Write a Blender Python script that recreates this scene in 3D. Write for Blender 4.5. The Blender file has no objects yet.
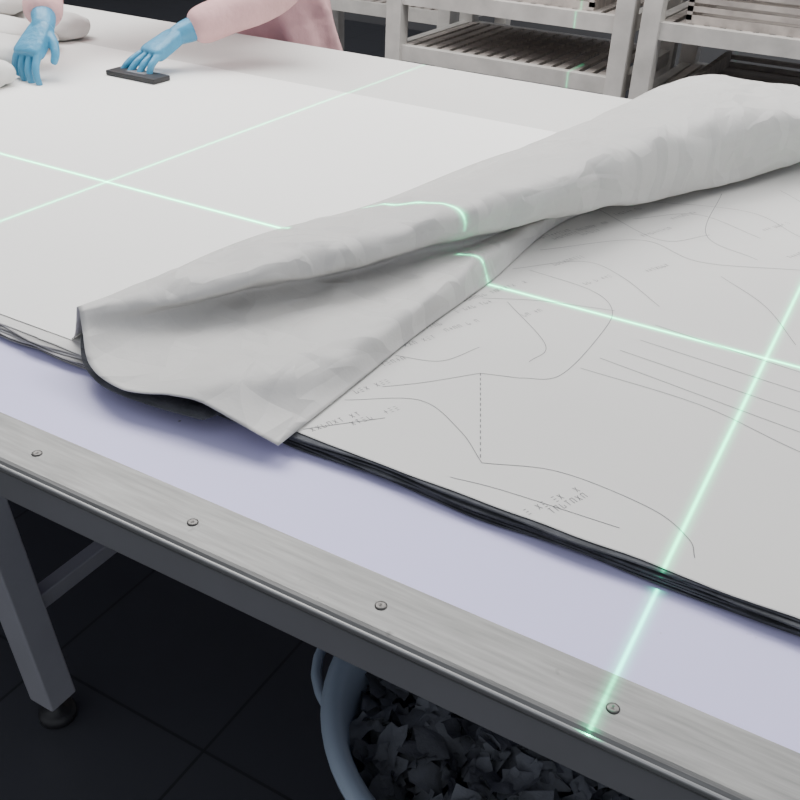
import bpy, bmesh, math, random
from mathutils import Vector, Matrix, noise
random.seed(7)
S=bpy.context.scene
# ---------- camera ----------
cx=Vector((0.8685,0.4943,0.0396)); cy=Vector((-0.2919,0.4452,0.8464)); cz=Vector((0.4006,-0.7466,0.5310))
cam=bpy.data.cameras.new('camera'); co=bpy.data.objects.new('camera',cam); S.collection.objects.link(co)
cam.lens=41.8; cam.sensor_width=36; cam.clip_start=0.02
m=Matrix.Identity(4)
for i in range(3):
    m[i][0]=cx[i]; m[i][1]=cy[i]; m[i][2]=cz[i]
m[2][3]=1.45
co.matrix_world=m; S.camera=co
ST=0.87   # top of the fabric stack
# ---------- materials ----------
def mat(name,col,rough=0.6,metal=0,bump=0,bscale=20,var=0,vscale=5,stretch=(1,1,1),bdist=0.01):
    M=bpy.data.materials.new(name); M.use_nodes=True
    nt=M.node_tree; b=nt.nodes['Principled BSDF']
    b.inputs['Base Color'].default_value=(*col,1); b.inputs['Roughness'].default_value=rough; b.inputs['Metallic'].default_value=metal
    tc=nt.nodes.new('ShaderNodeTexCoord'); mp=nt.nodes.new('ShaderNodeMapping'); mp.inputs['Scale'].default_value=stretch
    nt.links.new(tc.outputs['Object'],mp.inputs['Vector'])
    if var:
        n=nt.nodes.new('ShaderNodeTexNoise'); n.inputs['Scale'].default_value=vscale; n.inputs['Detail'].default_value=6
        nt.links.new(mp.outputs[0],n.inputs['Vector'])
        r=nt.nodes.new('ShaderNodeValToRGB')
        r.color_ramp.elements[0].position=0.3; r.color_ramp.elements[1].position=0.7
        r.color_ramp.elements[0].color=(*[c*(1-var) for c in col],1); r.color_ramp.elements[1].color=(*[min(1,c*(1+var)) for c in col],1)
        nt.links.new(n.outputs['Fac'],r.inputs['Fac']); nt.links.new(r.outputs['Color'],b.inputs['Base Color'])
    if bump:
        n=nt.nodes.new('ShaderNodeTexNoise'); n.inputs['Scale'].default_value=bscale; n.inputs['Detail'].default_value=5
        nt.links.new(mp.outputs[0],n.inputs['Vector'])
        bp=nt.nodes.new('ShaderNodeBump'); bp.inputs['Strength'].default_value=bump; bp.inputs['Distance'].default_value=bdist
        nt.links.new(n.outputs['Fac'],bp.inputs['Height']); nt.links.new(bp.outputs[0],b.inputs['Normal'])
    return M
def crease(M,scale,strength,dist):
    nt=M.node_tree; b=nt.nodes['Principled BSDF']
    tc=nt.nodes.new('ShaderNodeTexCoord'); nz=nt.nodes.new('ShaderNodeTexNoise'); nz.inputs['Scale'].default_value=3
    mx=nt.nodes.new('ShaderNodeVectorMath'); mx.operation='MULTIPLY_ADD'; mx.inputs[1].default_value=(0.25,0.25,0.25)
    nt.links.new(tc.outputs['Object'],nz.inputs['Vector']); nt.links.new(nz.outputs['Color'],mx.inputs[0]); nt.links.new(tc.outputs['Object'],mx.inputs[2])
    vo=nt.nodes.new('ShaderNodeTexVoronoi'); vo.feature='F1'; vo.distance='MANHATTAN'; vo.inputs['Scale'].default_value=scale
    nt.links.new(mx.outputs[0],vo.inputs['Vector'])
    bp=nt.nodes.new('ShaderNodeBump'); bp.inputs['Strength'].default_value=strength; bp.inputs['Distance'].default_value=dist
    nt.links.new(vo.outputs['Distance'],bp.inputs['Height'])
    old=b.inputs['Normal'].links
    if old: nt.links.new(old[0].from_socket,bp.inputs['Normal'])
    nt.links.new(bp.outputs[0],b.inputs['Normal'])
def specks(M,scale,lo,hi,col):
    # small dirt marks
    nt=M.node_tree; b=nt.nodes['Principled BSDF']; src=b.inputs['Base Color'].links[0].from_socket
    tc=nt.nodes.new('ShaderNodeTexCoord'); nz=nt.nodes.new('ShaderNodeTexNoise'); nz.inputs['Scale'].default_value=scale; nz.inputs['Detail'].default_value=3
    nt.links.new(tc.outputs['Object'],nz.inputs['Vector'])
    mr=nt.nodes.new('ShaderNodeMapRange'); mr.inputs[1].default_value=lo; mr.inputs[2].default_value=hi
    nt.links.new(nz.outputs['Fac'],mr.inputs[0])
    mx=nt.nodes.new('ShaderNodeMix'); mx.data_type='RGBA'; nt.links.new(mr.outputs[0],mx.inputs[0]); nt.links.new(src,mx.inputs[6]); mx.inputs[7].default_value=(*col,1)
    nt.links.new(mx.outputs[2],b.inputs['Base Color'])
M_paper=mat('marker_paper',(0.645,0.635,0.61),0.75,bump=0.14,bscale=7,var=0.03,vscale=2)
M_sheet=mat('white_sheet',(0.86,0.85,0.82),0.8,bump=0.12,bscale=6,var=0.02,vscale=2)
M_fold=mat('kraft_fold',(0.55,0.54,0.52),0.6,bump=0.35,bscale=14,var=0.03,vscale=4)
crease(M_fold,13,0.6,0.014)
M_dark=mat('dark_fabric',(0.070,0.073,0.082),0.9,bump=0.5,bscale=60,var=0.35,vscale=30)
M_layer=mat('fabric_layers',(0.42,0.41,0.40),0.9,var=0.55,vscale=40,stretch=(0.3,1,14))
M_lav=mat('laminate_lavender',(0.60,0.575,0.87),0.45,var=0.03,vscale=3)
specks(M_lav,38,0.74,0.78,(0.25,0.24,0.32))
M_steel=mat('brushed_steel',(0.20,0.20,0.195),0.5,0.75,bump=0.10,bscale=80,var=0.18,vscale=70,stretch=(0.22,3,3),bdist=0.002)
specks(M_steel,30,0.70,0.76,(0.09,0.088,0.085))
M_steel2=mat('steel_lip',(0.5,0.495,0.48),0.3,0.9)
M_apron=mat('painted_steel',(0.21,0.21,0.22),0.45,0.3,var=0.1)
M_leg=mat('grey_powdercoat',(0.38,0.38,0.41),0.4,0.3,var=0.06,vscale=8)
M_black=mat('black_rubber',(0.015,0.015,0.017),0.5,bump=0.1)
M_screw=mat('screw_metal',(0.12,0.115,0.11),0.4,0.8)
M_pen=mat('pen_ink',(0.17,0.17,0.175),0.9)
M_pink=mat('pink_cotton',(0.66,0.39,0.39),0.85,bump=0.9,bscale=14,var=0.12,vscale=8)
M_glove=mat('blue_nitrile',(0.06,0.28,0.46),0.4,bump=0.3,bscale=60,var=0.12,vscale=30)
M_skin=mat('skin',(0.62,0.38,0.28),0.55,bump=0.1,bscale=50)
M_hair=mat('hair',(0.02,0.015,0.012),0.6,bump=0.5,bscale=80)
M_white=mat('white_cloth',(0.7,0.7,0.7),0.85,bump=0.4,bscale=20)
M_eye=mat('eye',(0.03,0.02,0.02),0.2)
M_lips=mat('lips',(.5,.2,.18),.5)
M_rack=mat('rack_paint',(0.50,0.48,0.45),0.5,var=0.15,vscale=10)
M_slat=mat('slat_wood',(0.38,0.34,0.31),0.7,var=0.3,vscale=12,stretch=(1,6,1))
M_bin=mat('blue_plastic',(0.33,0.40,0.48),0.35,var=0.08,vscale=6)
M_scrap=mat('scrap_cloth',(0.17,0.18,0.20),0.9,bump=0.4,bscale=40,var=0.45,vscale=9)
M_wall=mat('wall_plaster',(0.12,0.12,0.125),0.9,bump=0.1,var=0.1,vscale=2)
M_floor=mat('floor_tile',(0.03,0.032,0.038),0.45)
nt=M_floor.node_tree; b=nt.nodes['Principled BSDF']
tc=nt.nodes.new('ShaderNodeTexCoord'); br=nt.nodes.new('ShaderNodeTexBrick'); br.offset=0
br.inputs['Scale'].default_value=1; br.inputs['Brick Width'].default_value=0.4; br.inputs['Row Height'].default_value=0.4
br.inputs['Mortar Size'].default_value=0.003
br.inputs['Color1'].default_value=(0.044,0.046,0.054,1); br.inputs['Color2'].default_value=(0.050,0.052,0.060,1); br.inputs['Mortar'].default_value=(0.022,0.022,0.025,1)
nt.links.new(tc.outputs['Object'],br.inputs['Vector']); nt.links.new(br.outputs['Color'],b.inputs['Base Color'])
# ---------- mesh helpers ----------
def empty(name,loc=(0,0,0)):
    e=bpy.data.objects.new(name,None); S.collection.objects.link(e); e.location=loc; e.empty_display_size=0.1
    return e
def par(o,parent):
    if parent:
        o.parent=parent; o.matrix_parent_inverse=Matrix.Translation(-Vector(parent.location))
def obj(name,verts,faces,material,parent=None,smooth=False,edges=()):
    me=bpy.data.meshes.new(name); me.from_pydata([tuple(v) for v in verts],list(edges),faces); me.update()
    o=bpy.data.objects.new(name,me); S.collection.objects.link(o)
    if material: me.materials.append(material)
    if smooth:
        for p in me.polygons: p.use_smooth=True
    par(o,parent)
    return o
def boxes(name,bs,material,parent=None,bevel=0.0,lean=None):
    V=[];F=[]
    for (a,c) in bs:
        k=len(V)
        for x in (a[0],c[0]):
            for y in (a[1],c[1]):
                for z in (a[2],c[2]): V.append((x+(lean*(z-0.05) if lean else 0),y,z))
        F+= [(k,k+1,k+3,k+2),(k+4,k+6,k+7,k+5),(k,k+4,k+5,k+1),(k+2,k+3,k+7,k+6),(k,k+2,k+6,k+4),(k+1,k+5,k+7,k+3)]
    o=obj(name,V,F,material,parent)
    if bevel:
        bv=o.modifiers.new('b','BEVEL'); bv.width=bevel; bv.segments=3
    return o
def lathe(name,prof,c,material,parent=None,n=40,smooth=True):
    V=[];F=[]
    for (r,z) in prof:
        for i in range(n):
            a=2*math.pi*i/n
            V.append((c[0]+r*math.cos(a),c[1]+r*math.sin(a),c[2]+z))
    for j in range(len(prof)-1):
        for i in range(n):
            F.append((j*n+i,j*n+(i+1)%n,(j+1)*n+(i+1)%n,(j+1)*n+i))
    if prof[0][0]>0.0005: F.append(tuple(range(n))[::-1])
    if prof[-1][0]>0.0005: F.append(tuple(range((len(prof)-1)*n,len(prof)*n)))
    return obj(name,V,F,material,parent,smooth)
def cr(p0,p1,p2,p3,t):
    return 0.5*((2*p1)+(-p0+p2)*t+(2*p0-5*p1+4*p2-p3)*t*t+(-p0+3*p1-3*p2+p3)*t*t*t)
def spline(pts,n):
    pts=[Vector(p) for p in pts]; out=[]
    for i in range(len(pts)-1):
        p0=pts[i-1] if i>0 else pts[0]*2-pts[1]; p3=pts[i+2] if i+2<len(pts) else pts[-1]*2-pts[-2]
        for k in range(n): out.append(cr(p0,pts[i],pts[i+1],p3,k/n))
    out.append(pts[-1]); return out
def skin(name,verts,edges,radii,material,parent=None,sub=2,root=0):
    me=bpy.data.meshes.new(name); me.from_pydata([tuple(v) for v in verts],edges,[]); me.update()
    o=bpy.data.objects.new(name,me); S.collection.objects.link(o); me.materials.append(material)
    sk=o.modifiers.new('Skin','SKIN'); sk.use_smooth_shade=True
    for i,r in enumerate(radii):
        rr=r if isinstance(r,tuple) else (r,r)
        me.skin_vertices[0].data[i].radius=rr; me.skin_vertices[0].data[i].use_root=(i==root)
    ss=o.modifiers.new('s','SUBSURF'); ss.levels=sub; ss.render_levels=sub
    par(o,parent)
    return o
def fuse(name,parts,material,parent,voxel,smooth=4):
    """join evaluated parts and remesh them into one continuous skin"""
    bpy.context.view_layer.update(); dg=bpy.context.evaluated_depsgraph_get()
    V=[];F=[]
    for p in parts:
        ev=p.evaluated_get(dg); me=ev.to_mesh(); k=len(V); mw=p.matrix_world
        V+=[mw@v.co for v in me.vertices]; F+=[tuple(k+i for i in q.vertices) for q in me.polygons]
        ev.to_mesh_clear()
    for p in parts: bpy.data.objects.remove(p)
    o=obj(name,V,F,material,parent,True)
    rm=o.modifiers.new('rm','REMESH'); rm.mode='VOXEL'; rm.voxel_size=voxel; rm.use_smooth_shade=True
    sm=o.modifiers.new('sm','SMOOTH'); sm.iterations=smooth; sm.factor=0.5
    return o
# ---------- room ----------
boxes('floor',[((-7,-3,-0.05),(5,7.1,0))],M_floor)
boxes('wall_back',[((-7,7,0),(5,7.1,3.4))],M_wall)
boxes('wall_left',[((-7.1,-3,0),(-7,7.1,3.4))],M_wall)
# ---------- cutting table ----------
T=empty('cutting_table',(0,0,0))
X0,X1=-4.2,2.0
boxes('table_top',[((X0,0.503,0.815),(X1,2.42,0.85))],M_lav,T)
prof=[(0.566,0.8500),(0.566,0.8512),(0.506,0.8512),(0.5025,0.8500),(0.500,0.8475),(0.4985,0.844),(0.4985,0.838)]
V=[];F=[]
for x in (X0,X1):
    for (y,z) in prof: V.append((x,y,z))
n=len(prof)
for i in range(n-1): F.append((i,i+1,n+i+1,n+i))
obj('steel_edge_strip',V,F,M_steel,T)
boxes('steel_nose',[((X0,0.4975,0.8395),(X1,0.503,0.8475))],M_steel2,T,0.0025)
boxes('apron_front',[((X0,0.502,0.795),(X1,0.540,0.839))],M_apron,T,0.002)
boxes('apron_back',[((X0,2.38,0.78),(X1,2.415,0.815))],M_apron,T,0.002)
boxes('cross_beams',[((x-0.12,0.54,0.77),(x-0.08,2.38,0.812)) for x in (-3.1,-1.08,0.92)],M_leg,T)
bs=[]
for x in (-3.1,-1.08,0.92):
    for y in (0.72,2.2):
        bs.append(((x-0.029,y-0.029,0.055),(x+0.029,y+0.029,0.80)))
        lathe('leg_foot',[(0.030,0.0),(0.034,0.004),(0.034,0.016),(0.026,0.022),(0.010,0.026),(0.010,0.056)],(x,y,0),M_black,T,24)
boxes('legs',bs,M_leg,T,0.004,lean=-0.17)
boxes('stretchers',[((x-0.053,0.745,0.23),(x-0.023,2.175,0.265)) for x in (-3.1,-1.08,0.92)]+[((-3.13,2.19,0.23),(0.90,2.22,0.265))],M_leg,T,0.003)
for k in range(-9,10):
    lathe('edge_screw',[(0.0058,0),(0.0058,0.0006),(0.0045,0.0014),(0.0016,0.0012),(0.0,0.0004)],(-0.078-0.2165*k,0.531,0.8512),M_screw,T,16)
# ---------- fabric stack ----------
FS=empty('fabric_stack')
def wav(x,a,s,o): return a*noise.noise(Vector((x*s,o,0)))
def slab(name,x0,x1,yf,yb,z0,z1,material,nx=160,parent=FS):
    V=[];F=[]
    for i in range(nx+1):
        x=x0+(x1-x0)*i/nx; a=yf(x); b_=yb(x)
        V+=[(x,a,z0),(x,a-0.001,(z0+z1)/2),(x,a,z1),(x,b_,z1),(x,b_,z0)]
    for i in range(nx):
        for k in range(4): F.append((i*5+k,(i+1)*5+k,(i+1)*5+k+1,i*5+k+1))
    F.append((0,1,2,3,4)); e=nx*5; F.append((e+4,e+3,e+2,e+1,e))
    return obj(name,V,F,material,parent)
for l in range(7):
    z0=0.8515+l*0.0024
    slab('dark_ply',-0.80,1.8,lambda x,l=l:0.693+wav(x,0.007,9,l*0.7+3)+wav(x,0.006,2.0,9),lambda x:2.385,z0,z0+0.0020,M_dark,260)
    slab('light_ply',-4.0,-0.805,lambda x,l=l:0.690+wav(x,0.012,9,l*1.9),lambda x:2.385,z0,z0+0.0019,M_layer)
slab('marker_paper',-0.90,1.8,lambda x:0.695+wav(x,0.010,3,2)+wav(x,0.004,14,5),lambda x:2.38,0.8684,0.8698,M_paper)
slab('white_top_sheet',-4.0,-0.88,lambda x:0.694+wav(x,0.004,6,4),lambda x:2.38,0.8684,0.8696,M_paper)
# ---------- folded-back sheet: cross sections in millimetres (x, y, height above stack) ----------
sec=[
[(-838,706,45),(-829,701,47),(-824,697,43),(-808,684,30),(-772,658,15),(-710,643,12),(-620,659,18),(-500,660,2)],
[(-793,888,60),(-734,849,75),(-700,845,60),(-730,866,35),(-709,839,20),(-644,799,18),(-543,763,30),(-499,803,2)],
[(-735,1092,65),(-648,994,90),(-621,983,60),(-656,1011,30),(-642,998,20),(-601,977,20),(-517,940,32),(-498,975,2)],
[(-657,1328,70),(-562,1173,100),(-537,1170,62),(-566,1191,35),(-562,1186,25),(-539,1179,28),(-505,1171,30),(-488,1175,2)],
[(-588,1740,80),(-466,1413,120),(-446,1366,60),(-476,1419,30),(-491,1452,20),(-489,1466,18),(-484,1473,15),(-481,1499,2)],
[(-476,2182,110),(-356,1734,140),(-312,1728,30),(-334,1776,14),(-345,1797,10),(-341,1799,10),(-338,1802,8),(-335,1818,2)],
[(-317,2189,120),(-254,1902,130),(-228,1911,30),(-246,1966,14),(-252,1984,10),(-249,1987,10),(-245,1990,8),(-243,2006,2)],
[(-167,2231,110),(-133,2044,110),(-118,2181,30),(-132,2245,14),(-138,2250,10),(-136,2253,10),(-133,2257,8),(-130,2268,2)]]
off=[-.02,-.10,-.14,-.14,-.14,-.10,-.08,-.08]
W=[]
for s,o_ in zip(sec,off):
    pts=[(a/1000,b_/1000,ST+c/1000) for a,b_,c in s]; k0=(pts[0][0]+o_,pts[0][1]-o_*0.2,0.8712)
    mid=tuple((a+b_)/2 for a,b_ in zip(k0,pts[0])); mid=(mid[0],mid[1],mid[2]-0.012*(pts[0][2]-0.87)/0.05)
    W.append([k0,mid]+pts)
nc=len(W[0]); NS=26; NK=14
cols=[spline([w[c] for w in W],NS) for c in range(nc)]
nr=len(cols[0]); grid=[spline([cols[c][r] for c in range(nc)],NK) for r in range(nr)]
def ridge(q): return 1-2*abs(noise.noise(q))
def facet(q):   # piecewise crumple, like stiff paper
    d,p=noise.voronoi(q,distance_metric='DISTANCE')
    return d[1]-d[0]
V=[];F=[];w_=len(grid[0])
for r in range(nr):
    for c in range(w_):
        p=grid[r][c]; h=max(0,p.z-0.872); f=min(1,h/0.03)
        q=Vector((p.x*9,p.y*5,p.z*9))
        a=noise.noise(q)*0.004*f+ridge(Vector((p.x*8+p.y*2.5,p.y*5,p.z*6+4)))*0.0055*f+ridge(q*2.3+Vector((3,1,7)))*0.0028*f
        a-=facet(Vector((p.x*7,p.y*4.5,p.z*5)))*0.008*f+facet(Vector((p.x*15+5,p.y*10,p.z*10)))*0.0025*f
        V.append((p.x+a*0.5,p.y,max(0.8702,p.z+a+0.002*f)))
for r in range(nr-1):
    for c in range(w_-1): F.append((r*w_+c,r*w_+c+1,(r+1)*w_+c+1,(r+1)*w_+c))
fold=obj('folded_paper_sheet',V,F,M_fold,None,True)
so=fold.modifiers.new('so','SOLIDIFY'); so.thickness=0.001; so.offset=1
# darker second ply peeking out under the mouth of the fold
low=spline([(-.838,.716,.892),(-.824,.694,.884),(-.788,.664,.876),(-.735,.646,.8716),(-.66,.647,.8716),(-.60,.655,.8716)],10)
V=[];F=[]
for p in low: V+= [(p.x,p.y,p.z),(p.x+.006,p.y+.015,max(.8712,p.z-.002)),(p.x+.012,p.y+.040,max(.8712,p.z-.010))]
for i in range(len(low)-1):
    for k in range(2): F.append((i*3+k,i*3+k+1,i*3+k+4,i*3+k+3))
lo=obj('under_ply',V,F,M_dark,fold,True); sd=lo.modifiers.new('s','SOLIDIFY'); sd.thickness=0.0015
# bright top ply lying flat left of the fold
ed=spline([W[i][0] for i in range(5)],10)
V=[];F=[];xs=24
rows=[p for p in ed if p.y<1.975]; rows.append(Vector((rows[-1].x+0.03,1.98,0.8712)))
for p in rows:
    for i in range(xs+1):
        V.append((p.x+0.02+(-3.9-p.x)*i/xs,p.y,0.8709))
for r in range(len(rows)-1):
    for c in range(xs): F.append((r*(xs+1)+c,r*(xs+1)+c+1,(r+1)*(xs+1)+c+1,(r+1)*(xs+1)+c))
obj('bright_top_ply',V,F,M_sheet,FS)
# ---------- drawn pattern (millimetres on the paper) ----------
lines=[
[(-456,1251),(-353,1236),(-304,1190),(-293,1107),(-299,976),(-339,941)],
[(-492,780),(-418,828),(-350,797),(-302,754)],
[(-302,754),(-225,784),(-125,776),(-79,750),(-66,725)],
[(-319,713),(-262,722),(-141,729)],
[(-498,703),(-477,726),(-433,773)],
[(-238,1179),(-42,1155),(150,1140)],[(-243,1124),(-33,1103),(150,1085)],[(-257,1081),(-25,1054),(150,1040)],[(-272,1046),(-18,1008),(150,985)],[(-284,1007),(-132,1003),(-11,966),(150,930)],
[(-454,1567),(-322,1491),(-257,1564)],[(-473,1334),(-350,1471),(-242,1437),(-99,1498)],
[(-440,1130),(-345,1040),(-345,985)],[(-290,1790),(-262,1560),(-165,1500)],[(-450,1640),(-230,1720),(-100,1640),(60,1700)],
[(-60,1450),(20,1300),(160,1260)],[(-495,905),(-440,925),(-415,985)],[(-200,1400),(-120,1330),(-60,1230)],
[(-480,1240),(-400,1330),(-330,1310),(-250,1240)],[(-475,1120),(-400,1160),(-300,1190)],[(-390,1560),(-300,1650),(-180,1600)],[(-200,1880),(-80,1780),(60,1800)],[(-470,830),(-430,870),(-385,925)],[(-339,941),(-385,925)],
]
def ribbon(V,F,pts,w):
    k=len(V)
    for i,p in enumerate(pts):
        a=pts[max(0,i-1)]; b_=pts[min(len(pts)-1,i+1)]; d=(b_-a); d.z=0
        if d.length<1e-6: d=Vector((1,0,0))
        d.normalize(); nrm=Vector((-d.y,d.x,0))*w/2
        V.append(p+nrm); V.append(p-nrm)
    for i in range(len(pts)-1): F.append((k+2*i,k+2*i+1,k+2*i+3,k+2*i+2))
V=[];F=[]; ZP=0.8701
for l in lines: ribbon(V,F,spline([(a/1000,b_/1000,ZP) for a,b_ in l],12),0.0009)
A=Vector((-.385,.925,ZP)); B_=Vector((-.305,.757,ZP))
for i in range(16): ribbon(V,F,[A.lerp(B_,i/16),A.lerp(B_,(i+.55)/16)],0.0013)
# printed labels: each glyph is two or three straight strokes
glyph=[[(0,0,0,1),(0,1,.7,1),(.7,1,.7,0)],[(0,.5,.8,.5),(.4,0,.4,1)],[(0,0,.7,1),(.7,0,0,1)],[(0,0,.7,0),(0,.5,.7,.5),(0,1,.7,1)],[(0,0,0,1),(0,0,.7,0),(.7,0,.7,.5)],[(0,1,.7,1),(.35,1,.35,0)]]
tx=[(-500,1075,12),(-484,1058,9),(-515,950,10),(-495,932,8),(-486,705,9),(-455,740,10),(-495,1370,12),(-470,1390,9),(-470,1000,9),(-225,700,10),(-205,715,7),(-350,1490,10),(-465,1155,8),(-430,1290,9),(-500,860,7),(-420,1560,9),(-180,1640,10),(-365,1250,8),(-450,1450,10),(-438,1435,6),(-330,1600,9),(-120,1540,8),(-488,800,7),(-400,1100,6),(-300,1350,8)]
for u,v,nchar in tx:
    o=Vector((u/1000,v/1000,ZP)); e1=Vector((0.42,0.9,0)).normalized(); e2=Vector((-e1.y,e1.x,0))
    for i in range(nchar):
        if random.random()<.15: continue
        for (x0,y0,x1,y1) in random.choice(glyph):
            ribbon(V,F,[o+e1*(i*.0075+x0*.0052)+e2*y0*.008,o+e1*(i*.0075+x1*.0052)+e2*y1*.008],0.0007)
obj('pattern_drawing',V,F,M_pen,FS)
# ---------- scrap bin ----------
B=empty('scrap_bin',(-0.24,0.86,0))
lathe('basket',[(0.19,0.0),(0.20,0.01),(0.235,0.22),(0.262,0.40),(0.275,0.405),(0.283,0.398),(0.285,0.41),(0.268,0.418),(0.254,0.41),(0.228,0.22),(0.19,0.02),(0.0,0.018)],(-0.24,0.86,0),M_bin,B,64)
hp=[]
for i in range(9):
    a=math.pi*(0.86+0.30*i/8); bul=math.sin(math.pi*i/8)
    hp.append((-0.24+(0.272+0.05*bul)*math.cos(a),0.86+(0.272+0.05*bul)*math.sin(a),0.385-0.01*bul))
skin('handle',hp,[(i,i+1) for i in range(8)],[0.009]*9,M_bin,B,1)
V=[];F=[]
for i in range(420):
    a=random.uniform(0,6.28); r=0.235*math.sqrt(random.random()); c=Vector((-0.24+r*math.cos(a),0.86+r*math.sin(a),0.34+0.05*(1-r/0.24)+random.uniform(-.02,.02)))
    rot=Matrix.Rotation(random.uniform(0,6.28),3,'Z')@Matrix.Rotation(random.uniform(-.8,.8),3,'X')@Matrix.Rotation(random.uniform(-.8,.8),3,'Y')
    k=len(V); s=random.uniform(.012,.030)
    for y in range(4):
        for x in range(4):
            V.append(c+rot@Vector(((x-1.5)*s*.7+random.uniform(-.005,.005),(y-1.5)*s*.5,random.uniform(-.008,.008))))
    for y in range(3):
        for x in range(3): F.append((k+y*4+x,k+y*4+x+1,k+y*4+x+5,k+y*4+x+4))
obj('fabric_scraps',V,F,M_scrap,B,True)
# ---------- racks ----------
def rack(name,x0,x1,y0,y1,levels,trays):
    R=empty(name,((x0+x1)/2,(y0+y1)/2,0)); p=0.07
    boxes('posts',[((x-p/2,y-p/2,0),(x+p/2,y+p/2,1.9)) for x in (x0,x1) for y in (y0,y1)],M_rack,R,0.004)
    rails=[];sl=[];tr=[]
    for z in levels:
        for y in (y0,y1): rails.append(((x0,y-.02,z-.06),(x1,y+.02,z)))
        for x in (x0,x1): rails.append(((x-.02,y0,z-.06),(x+.02,y1,z)))
        nS=int((x1-x0)/0.06)
        for i in range(nS):
            xx=x0+0.03+i*(x1-x0-.06)/nS; sl.append(((xx,y0+.021,z-.012),(xx+.035,y1-.021,z)))
    for (a,b_,z,hh) in trays:
        tr.append(((a,y0+.03,z),(b_,y1-.03,z+.012)))
        for k in range(int(hh/0.03)):
            zz=z+.012+k*0.03
            tr.append(((a,y0+.03,zz),(b_,y0+.045,zz+.018))); tr.append(((a,y1-.045,zz),(b_,y1-.03,zz+.018)))
            tr.append(((a,y0+.03,zz),(a+.02,y1-.03,zz+.03))); tr.append(((b_-.02,y0+.03,zz),(b_,y1-.03,zz+.03)))
    boxes('rails',rails,M_rack,R); boxes('slats',sl,M_slat,R)
    if tr: boxes('slatted_trays',tr,M_slat,R)
    return R
rack('storage_rack',-2.03,-1.06,3.6,4.3,(0.20,0.64,0.86,1.3),[(-1.9,-1.2,0.86,0.12)])
rack('storage_rack',-0.96,0.3,3.6,4.3,(0.20,0.60,0.86,1.3),[(-0.85,-.3,0.86,0.15),(-.25,.2,0.86,.12),(-0.8,-.1,.60,.06)])
rack('storage_rack',-3.3,-2.2,4.4,5.1,(0.20,0.64,1.1,1.5),[])
# ---------- fabric rolls ----------
RO=empty('fabric_roll_pile',(-2.8,1.75,0.87))
for (yc,r,z,x1_) in ((1.50,0.045,0.900,-1.90),(1.66,0.055,0.905,-1.99),(1.58,0.045,0.955,-2.12),(1.83,0.055,0.905,-2.12),(1.99,0.055,0.905,-2.16),(1.90,0.045,0.962,-2.3)):
    V=[];F=[];nn=28;L=60
    for i in range(L+1):
        x=-3.8+(x1_+3.8)*i/L; tap=1 if i<L-1 else (0.9 if i==L-1 else 0.6)
        for k in range(nn):
            a=2*math.pi*k/nn; q=noise.noise(Vector((x*3,math.cos(a)*1.2+yc*9,math.sin(a)*1.2)))+.5*noise.noise(Vector((x*8,math.cos(a)*3+yc*9,math.sin(a)*3)))
            rr=(r*(1+0.25*q))*tap
            V.append((x,yc+rr*1.45*math.cos(a),max(0.8722,z-0.002+rr*0.72*math.sin(a))))
    for i in range(L):
        for k in range(nn): F.append((i*nn+k,i*nn+(k+1)%nn,(i+1)*nn+(k+1)%nn,(i+1)*nn+k))
    F.append(tuple(range(L*nn,(L+1)*nn)))
    obj('roll',V,F,M_paper,RO,True)
# ---------- marking block ----------
RB=empty('marking_block',(-1.75,1.78,0.8715))
boxes('block_body',[((-1.82,1.745,0.8712),(-1.66,1.805,0.884))],M_black,RB,0.003)
boxes('block_label',[((-1.77,1.765,0.884),(-1.71,1.79,0.8848))],M_apron,RB)
# ---------- worker ----------
Wk=empty('garment_worker',(-1.9,2.6,0))
def ball(name,c,s,material,rot=None,seg=32):
    bm=bmesh.new(); bmesh.ops.create_uvsphere(bm,u_segments=seg,v_segments=seg//2,radius=1)
    mt=Matrix.Diagonal(Vector(s))
    for v in bm.verts:
        q=mt@v.co
        if rot: q=rot@q
        v.co=q+Vector(c)
    me=bpy.data.meshes.new(name); bm.to_mesh(me); bm.free(); me.materials.append(material)
    for p in me.polygons: p.use_smooth=True
    o=bpy.data.objects.new(name,me); S.collection.objects.link(o); par(o,Wk); return o
Rw=Vector((-1.925,1.665,0.985)); Lw=Vector((-1.720,1.905,0.955))
Rs=Vector((-2.10,2.12,1.27)); Ls=Vector((-1.72,2.15,1.27)); Re=Vector((-2.12,1.86,1.10)); Le=Vector((-1.54,2.17,1.06))
tor=[((-1.92,2.62,0.70),.235,.155),((-1.92,2.62,0.80),.225,.150),((-1.92,2.60,0.92),.20,.14),((-1.92,2.54,1.04),.18,.13),((-1.92,2.40,1.16),.19,.13),((-1.91,2.26,1.25),.20,.125),((-1.91,2.15,1.31),.17,.10),((-1.90,2.08,1.36),.08,.07)]
V=[];F=[];nn=64
tc_=[Vector(t[0]) for t in tor]
for j,(c,a_,b_) in enumerate(tor):
    c=Vector(c); t=(tc_[min(j+1,len(tor)-1)]-tc_[max(j-1,0)]).normalized(); f=t.cross(Vector((1,0,0))).normalized()
    for k in range(nn):
        th=2*math.pi*k/nn; w=1+0.06*math.sin(th*7+j*.8)*(1 if j<4 else .4)+0.035*math.sin(th*13+j)
        V.append(c+Vector((1,0,0))*a_*w*math.cos(th)+f*b_*w*math.sin(th))
for j in range(len(tor)-1):
    for k in range(nn): F.append((j*nn+k,j*nn+(k+1)%nn,(j+1)*nn+(k+1)%nn,(j+1)*nn+k))
F.append(tuple(range(nn))[::-1]); F.append(tuple(range((len(tor)-1)*nn,len(tor)*nn)))
parts=[obj('t',V,F,M_pink)]
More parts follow.
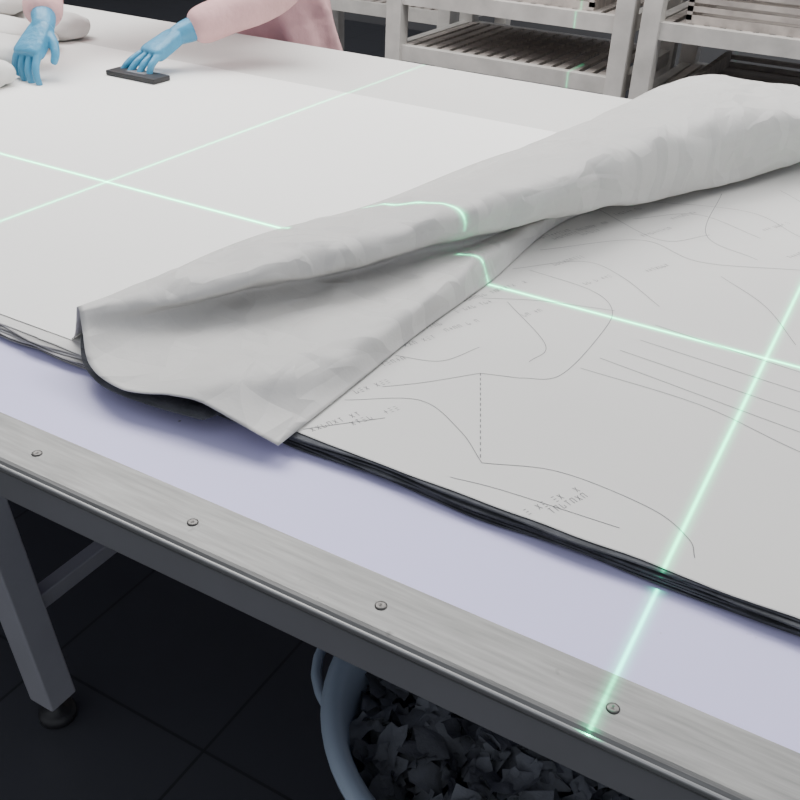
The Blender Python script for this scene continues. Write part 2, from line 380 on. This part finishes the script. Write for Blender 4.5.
for s_,e_,w in ((Rs,Re,Rw),(Ls,Le,Lw)):
    c=Vector((-1.91,2.16,1.28))
    wc=w+(e_-w)*.10; pts=[c.lerp(s_,.4),s_,s_.lerp(e_,.5),e_,e_.lerp(wc,.35),e_.lerp(wc,.6),e_.lerp(wc,.85),wc]
    parts.append(skin('a',pts,[(i,i+1) for i in range(7)],[.085,.085,.068,.060,.064,.050,.055,.043],M_pink))
fuse('coat',parts,M_pink,Wk,0.007,5)
parts=[skin('l',[(-1.92,2.66,0.84),(-2.01,2.66,0.74),(-2.02,2.66,0.46),(-2.02,2.70,0.10)],[(0,1),(1,2),(2,3)],[.12,.10,.075,.062],M_pink),
 skin('l',[(-1.92,2.66,0.84),(-1.83,2.66,0.74),(-1.82,2.66,0.46),(-1.82,2.72,0.10)],[(0,1),(1,2),(2,3)],[.12,.10,.075,.062],M_pink)]
fuse('trousers',parts,M_pink,Wk,0.01,5)
for x,y in ((-2.02,2.70),(-1.82,2.72)):
    skin('shoe',[(x,y+.02,.055),(x,y-.06,.05),(x,y-.15,.035)],[(0,1),(1,2)],[(.045,.05),(.045,.045),(.035,.03)],M_white,Wk)
rt=Matrix.Rotation(math.radians(38),3,'X')
hc=Vector((-1.90,1.97,1.49))
def H(x,y,z): return hc+rt@Vector((x,y,z))
skin('neck',[(-1.90,2.10,1.34),(-1.90,2.02,1.43)],[(0,1)],[.055,.052],M_skin,Wk)
hd=ball('head',hc,(.075,.092,.112),M_skin,rt)
for v in hd.data.vertices:
    l=rt.inverted()@(v.co-hc)
    if l.z<-0.02: l.x*=1-0.28*min(1,(-l.z-0.02)/.09); l.y=l.y*(1-.1*min(1,(-l.z-.02)/.09))-0.008
    v.co=hc+rt@l
skin('nose',[H(0,-.088,.012),H(0,-.108,-.022),H(0,-.092,-.030)],[(0,1),(1,2)],[.007,.012,.008],M_skin,Wk)
skin('mouth',[H(-.022,-.083,-.058),H(0,-.092,-.056),H(.022,-.083,-.058)],[(0,1),(1,2)],[.004,.006,.004],M_lips,Wk)
for s in (-1,1):
    ball('eye',H(s*.03,-.080,.004),(.013,.009,.008),M_eye,rt,16)
    skin('brow',[H(s*.016,-.089,.026),H(s*.032,-.086,.030),H(s*.048,-.076,.024)],[(0,1),(1,2)],[.003,.004,.002],M_hair,Wk,1)
    ball('ear',H(s*.078,.005,-.005),(.012,.022,.032),M_skin,rt,16)
ball('cap',H(0,.018,.040),(.088,.098,.088),M_white,rt)
ball('hair',H(0,.035,-.01),(.080,.075,.085),M_hair,rt)
def hand(name,w,d,n,side,curls,arm):
    d=d.normalized(); n=(n-n.dot(d)*d).normalized(); s=d.cross(n).normalized()*side
    def L(a,b_,c): return w+d*a+s*b_+n*c
    bm=bmesh.new(); bmesh.ops.create_cube(bm,size=1); bmesh.ops.subdivide_edges(bm,edges=bm.edges,cuts=2,use_grid_fill=True)
    for v in bm.verts:
        q=v.co; a=(q.x+.5)*.098-.005; wd=0.060+0.026*(q.x+.5)
        v.co=L(a,q.y*wd,q.z*.034+0.004*(1-abs(q.y)*2))
    me=bpy.data.meshes.new('palm'); bm.to_mesh(me); bm.free()
    o=bpy.data.objects.new('palm',me); S.collection.objects.link(o)
    ss=o.modifiers.new('s','SUBSURF'); ss.levels=2; ss.render_levels=2
    ps=[o]
    for i,(b0,ln) in enumerate(((.033,.072),(.011,.082),(-.011,.076),(-.033,.060))):
        pts=[L(.060,b0*.85,0),L(.09,b0,0.002)]; ang=0; cur=(.09,b0,.002); fan=(.20,.07,-.06,-.20)[i]
        for seg,fr in enumerate((.45,.32,.25)):
            ang+=curls[i][seg]; a=cur[0]+ln*fr*math.cos(ang); c=cur[2]-ln*fr*math.sin(ang); b_=cur[1]+ln*fr*fan
            cur=(a,b_,c); pts.append(L(*cur))
        ps.append(skin('f',pts,[(k,k+1) for k in range(4)],[.0100,.0100,.0094,.0087,.0075],M_glove,None,2))
    ps.append(skin('f',[L(.015,.020,-.002),L(.036,.044,-.010),L(.062,.058,-.020),L(.086,.056,-.030)],[(0,1),(1,2),(2,3)],[.014,.013,.0115,.009],M_glove,None,2))
    ad=(arm-w).normalized()
    ps.append(skin('f',[w+ad*.07,w+ad*.03,L(.0,0,0),L(.03,0,0)],[(0,1),(1,2),(2,3)],[.034,.032,(.029,.026),(.028,.018)],M_glove,None,2))
    return fuse(name,ps,M_glove,Wk,0.0020,2)
hand('glove_right',Rw,Vector((0.10,-0.95,-.78)),Vector((0,-.55,.8)),-1,((.25,.45,.35),(.35,.6,.4),(.45,.65,.5),(.6,.7,.5)),Re)
hand('glove_left',Lw,Vector((-0.28,-1,-.50)),Vector((0,0,1)),1,((.0,.25,.25),(.05,.3,.3),(.12,.35,.3),(.2,.4,.3)),Le)
# ---------- lights ----------
def area(name,loc,size,sy,en,col,rot=(0,0,0)):
    l=bpy.data.lights.new(name,'AREA'); l.shape='RECTANGLE'; l.size=size; l.size_y=sy; l.energy=en; l.color=col
    o=bpy.data.objects.new(name,l); S.collection.objects.link(o); o.location=loc; o.rotation_euler=rot
area('ceiling_light_left',(-2.6,2.2,3.3),3.0,1.6,165,(1,.985,.965))
area('ceiling_light_back',(0.3,3.0,3.3),3.0,1.4,105,(1,.985,.965))
def laser(name,x,y,z,power):
    l=bpy.data.lights.new(name,'SPOT'); l.energy=power; l.shadow_soft_size=0.0; l.spot_size=math.radians(140); l.spot_blend=0.3; l.color=(1,1,1)
    l.use_nodes=True; nt=l.node_tree; em=nt.nodes['Emission']
    tc=nt.nodes.new('ShaderNodeTexCoord'); sp=nt.nodes.new('ShaderNodeSeparateXYZ'); nt.links.new(tc.outputs['Normal'],sp.inputs[0])
    def mth(op,a,b_=None):
        m_=nt.nodes.new('ShaderNodeMath'); m_.operation=op
        for i,v in enumerate((a,b_)):
            if v is None: continue
            if isinstance(v,(int,float)): m_.inputs[i].default_value=v
            else: nt.links.new(v,m_.inputs[i])
        return m_.outputs[0]
    tot=None
    for ax in ('X','Y'):
        q=mth('DIVIDE',sp.outputs[ax],sp.outputs['Z'])
        for w,amp in ((0.0009,1.0),(0.0030,0.24)):
            e=mth('MULTIPLY',mth('DIVIDE',q,w),mth('DIVIDE',q,w))
            g=mth('MULTIPLY',mth('EXPONENT',mth('MULTIPLY',e,-1)),amp)
            tot=g if tot is None else mth('ADD',tot,g)
    nt.links.new(tot,em.inputs['Strength']); em.inputs['Color'].default_value=(0.0,1.0,0.42,1)
    o=bpy.data.objects.new(name,l); S.collection.objects.link(o); o.location=(x,y,z)
laser('laser_projector_beam',-1.249,1.168,3.0,1000)
laser('laser_projector_beam.001',-0.087,1.168,3.0,1300)
w=bpy.data.worlds.new('world'); S.world=w; w.use_nodes=True
w.node_tree.nodes['Background'].inputs[0].default_value=(0.87,0.91,1.0,1); w.node_tree.nodes['Background'].inputs[1].default_value=0.62
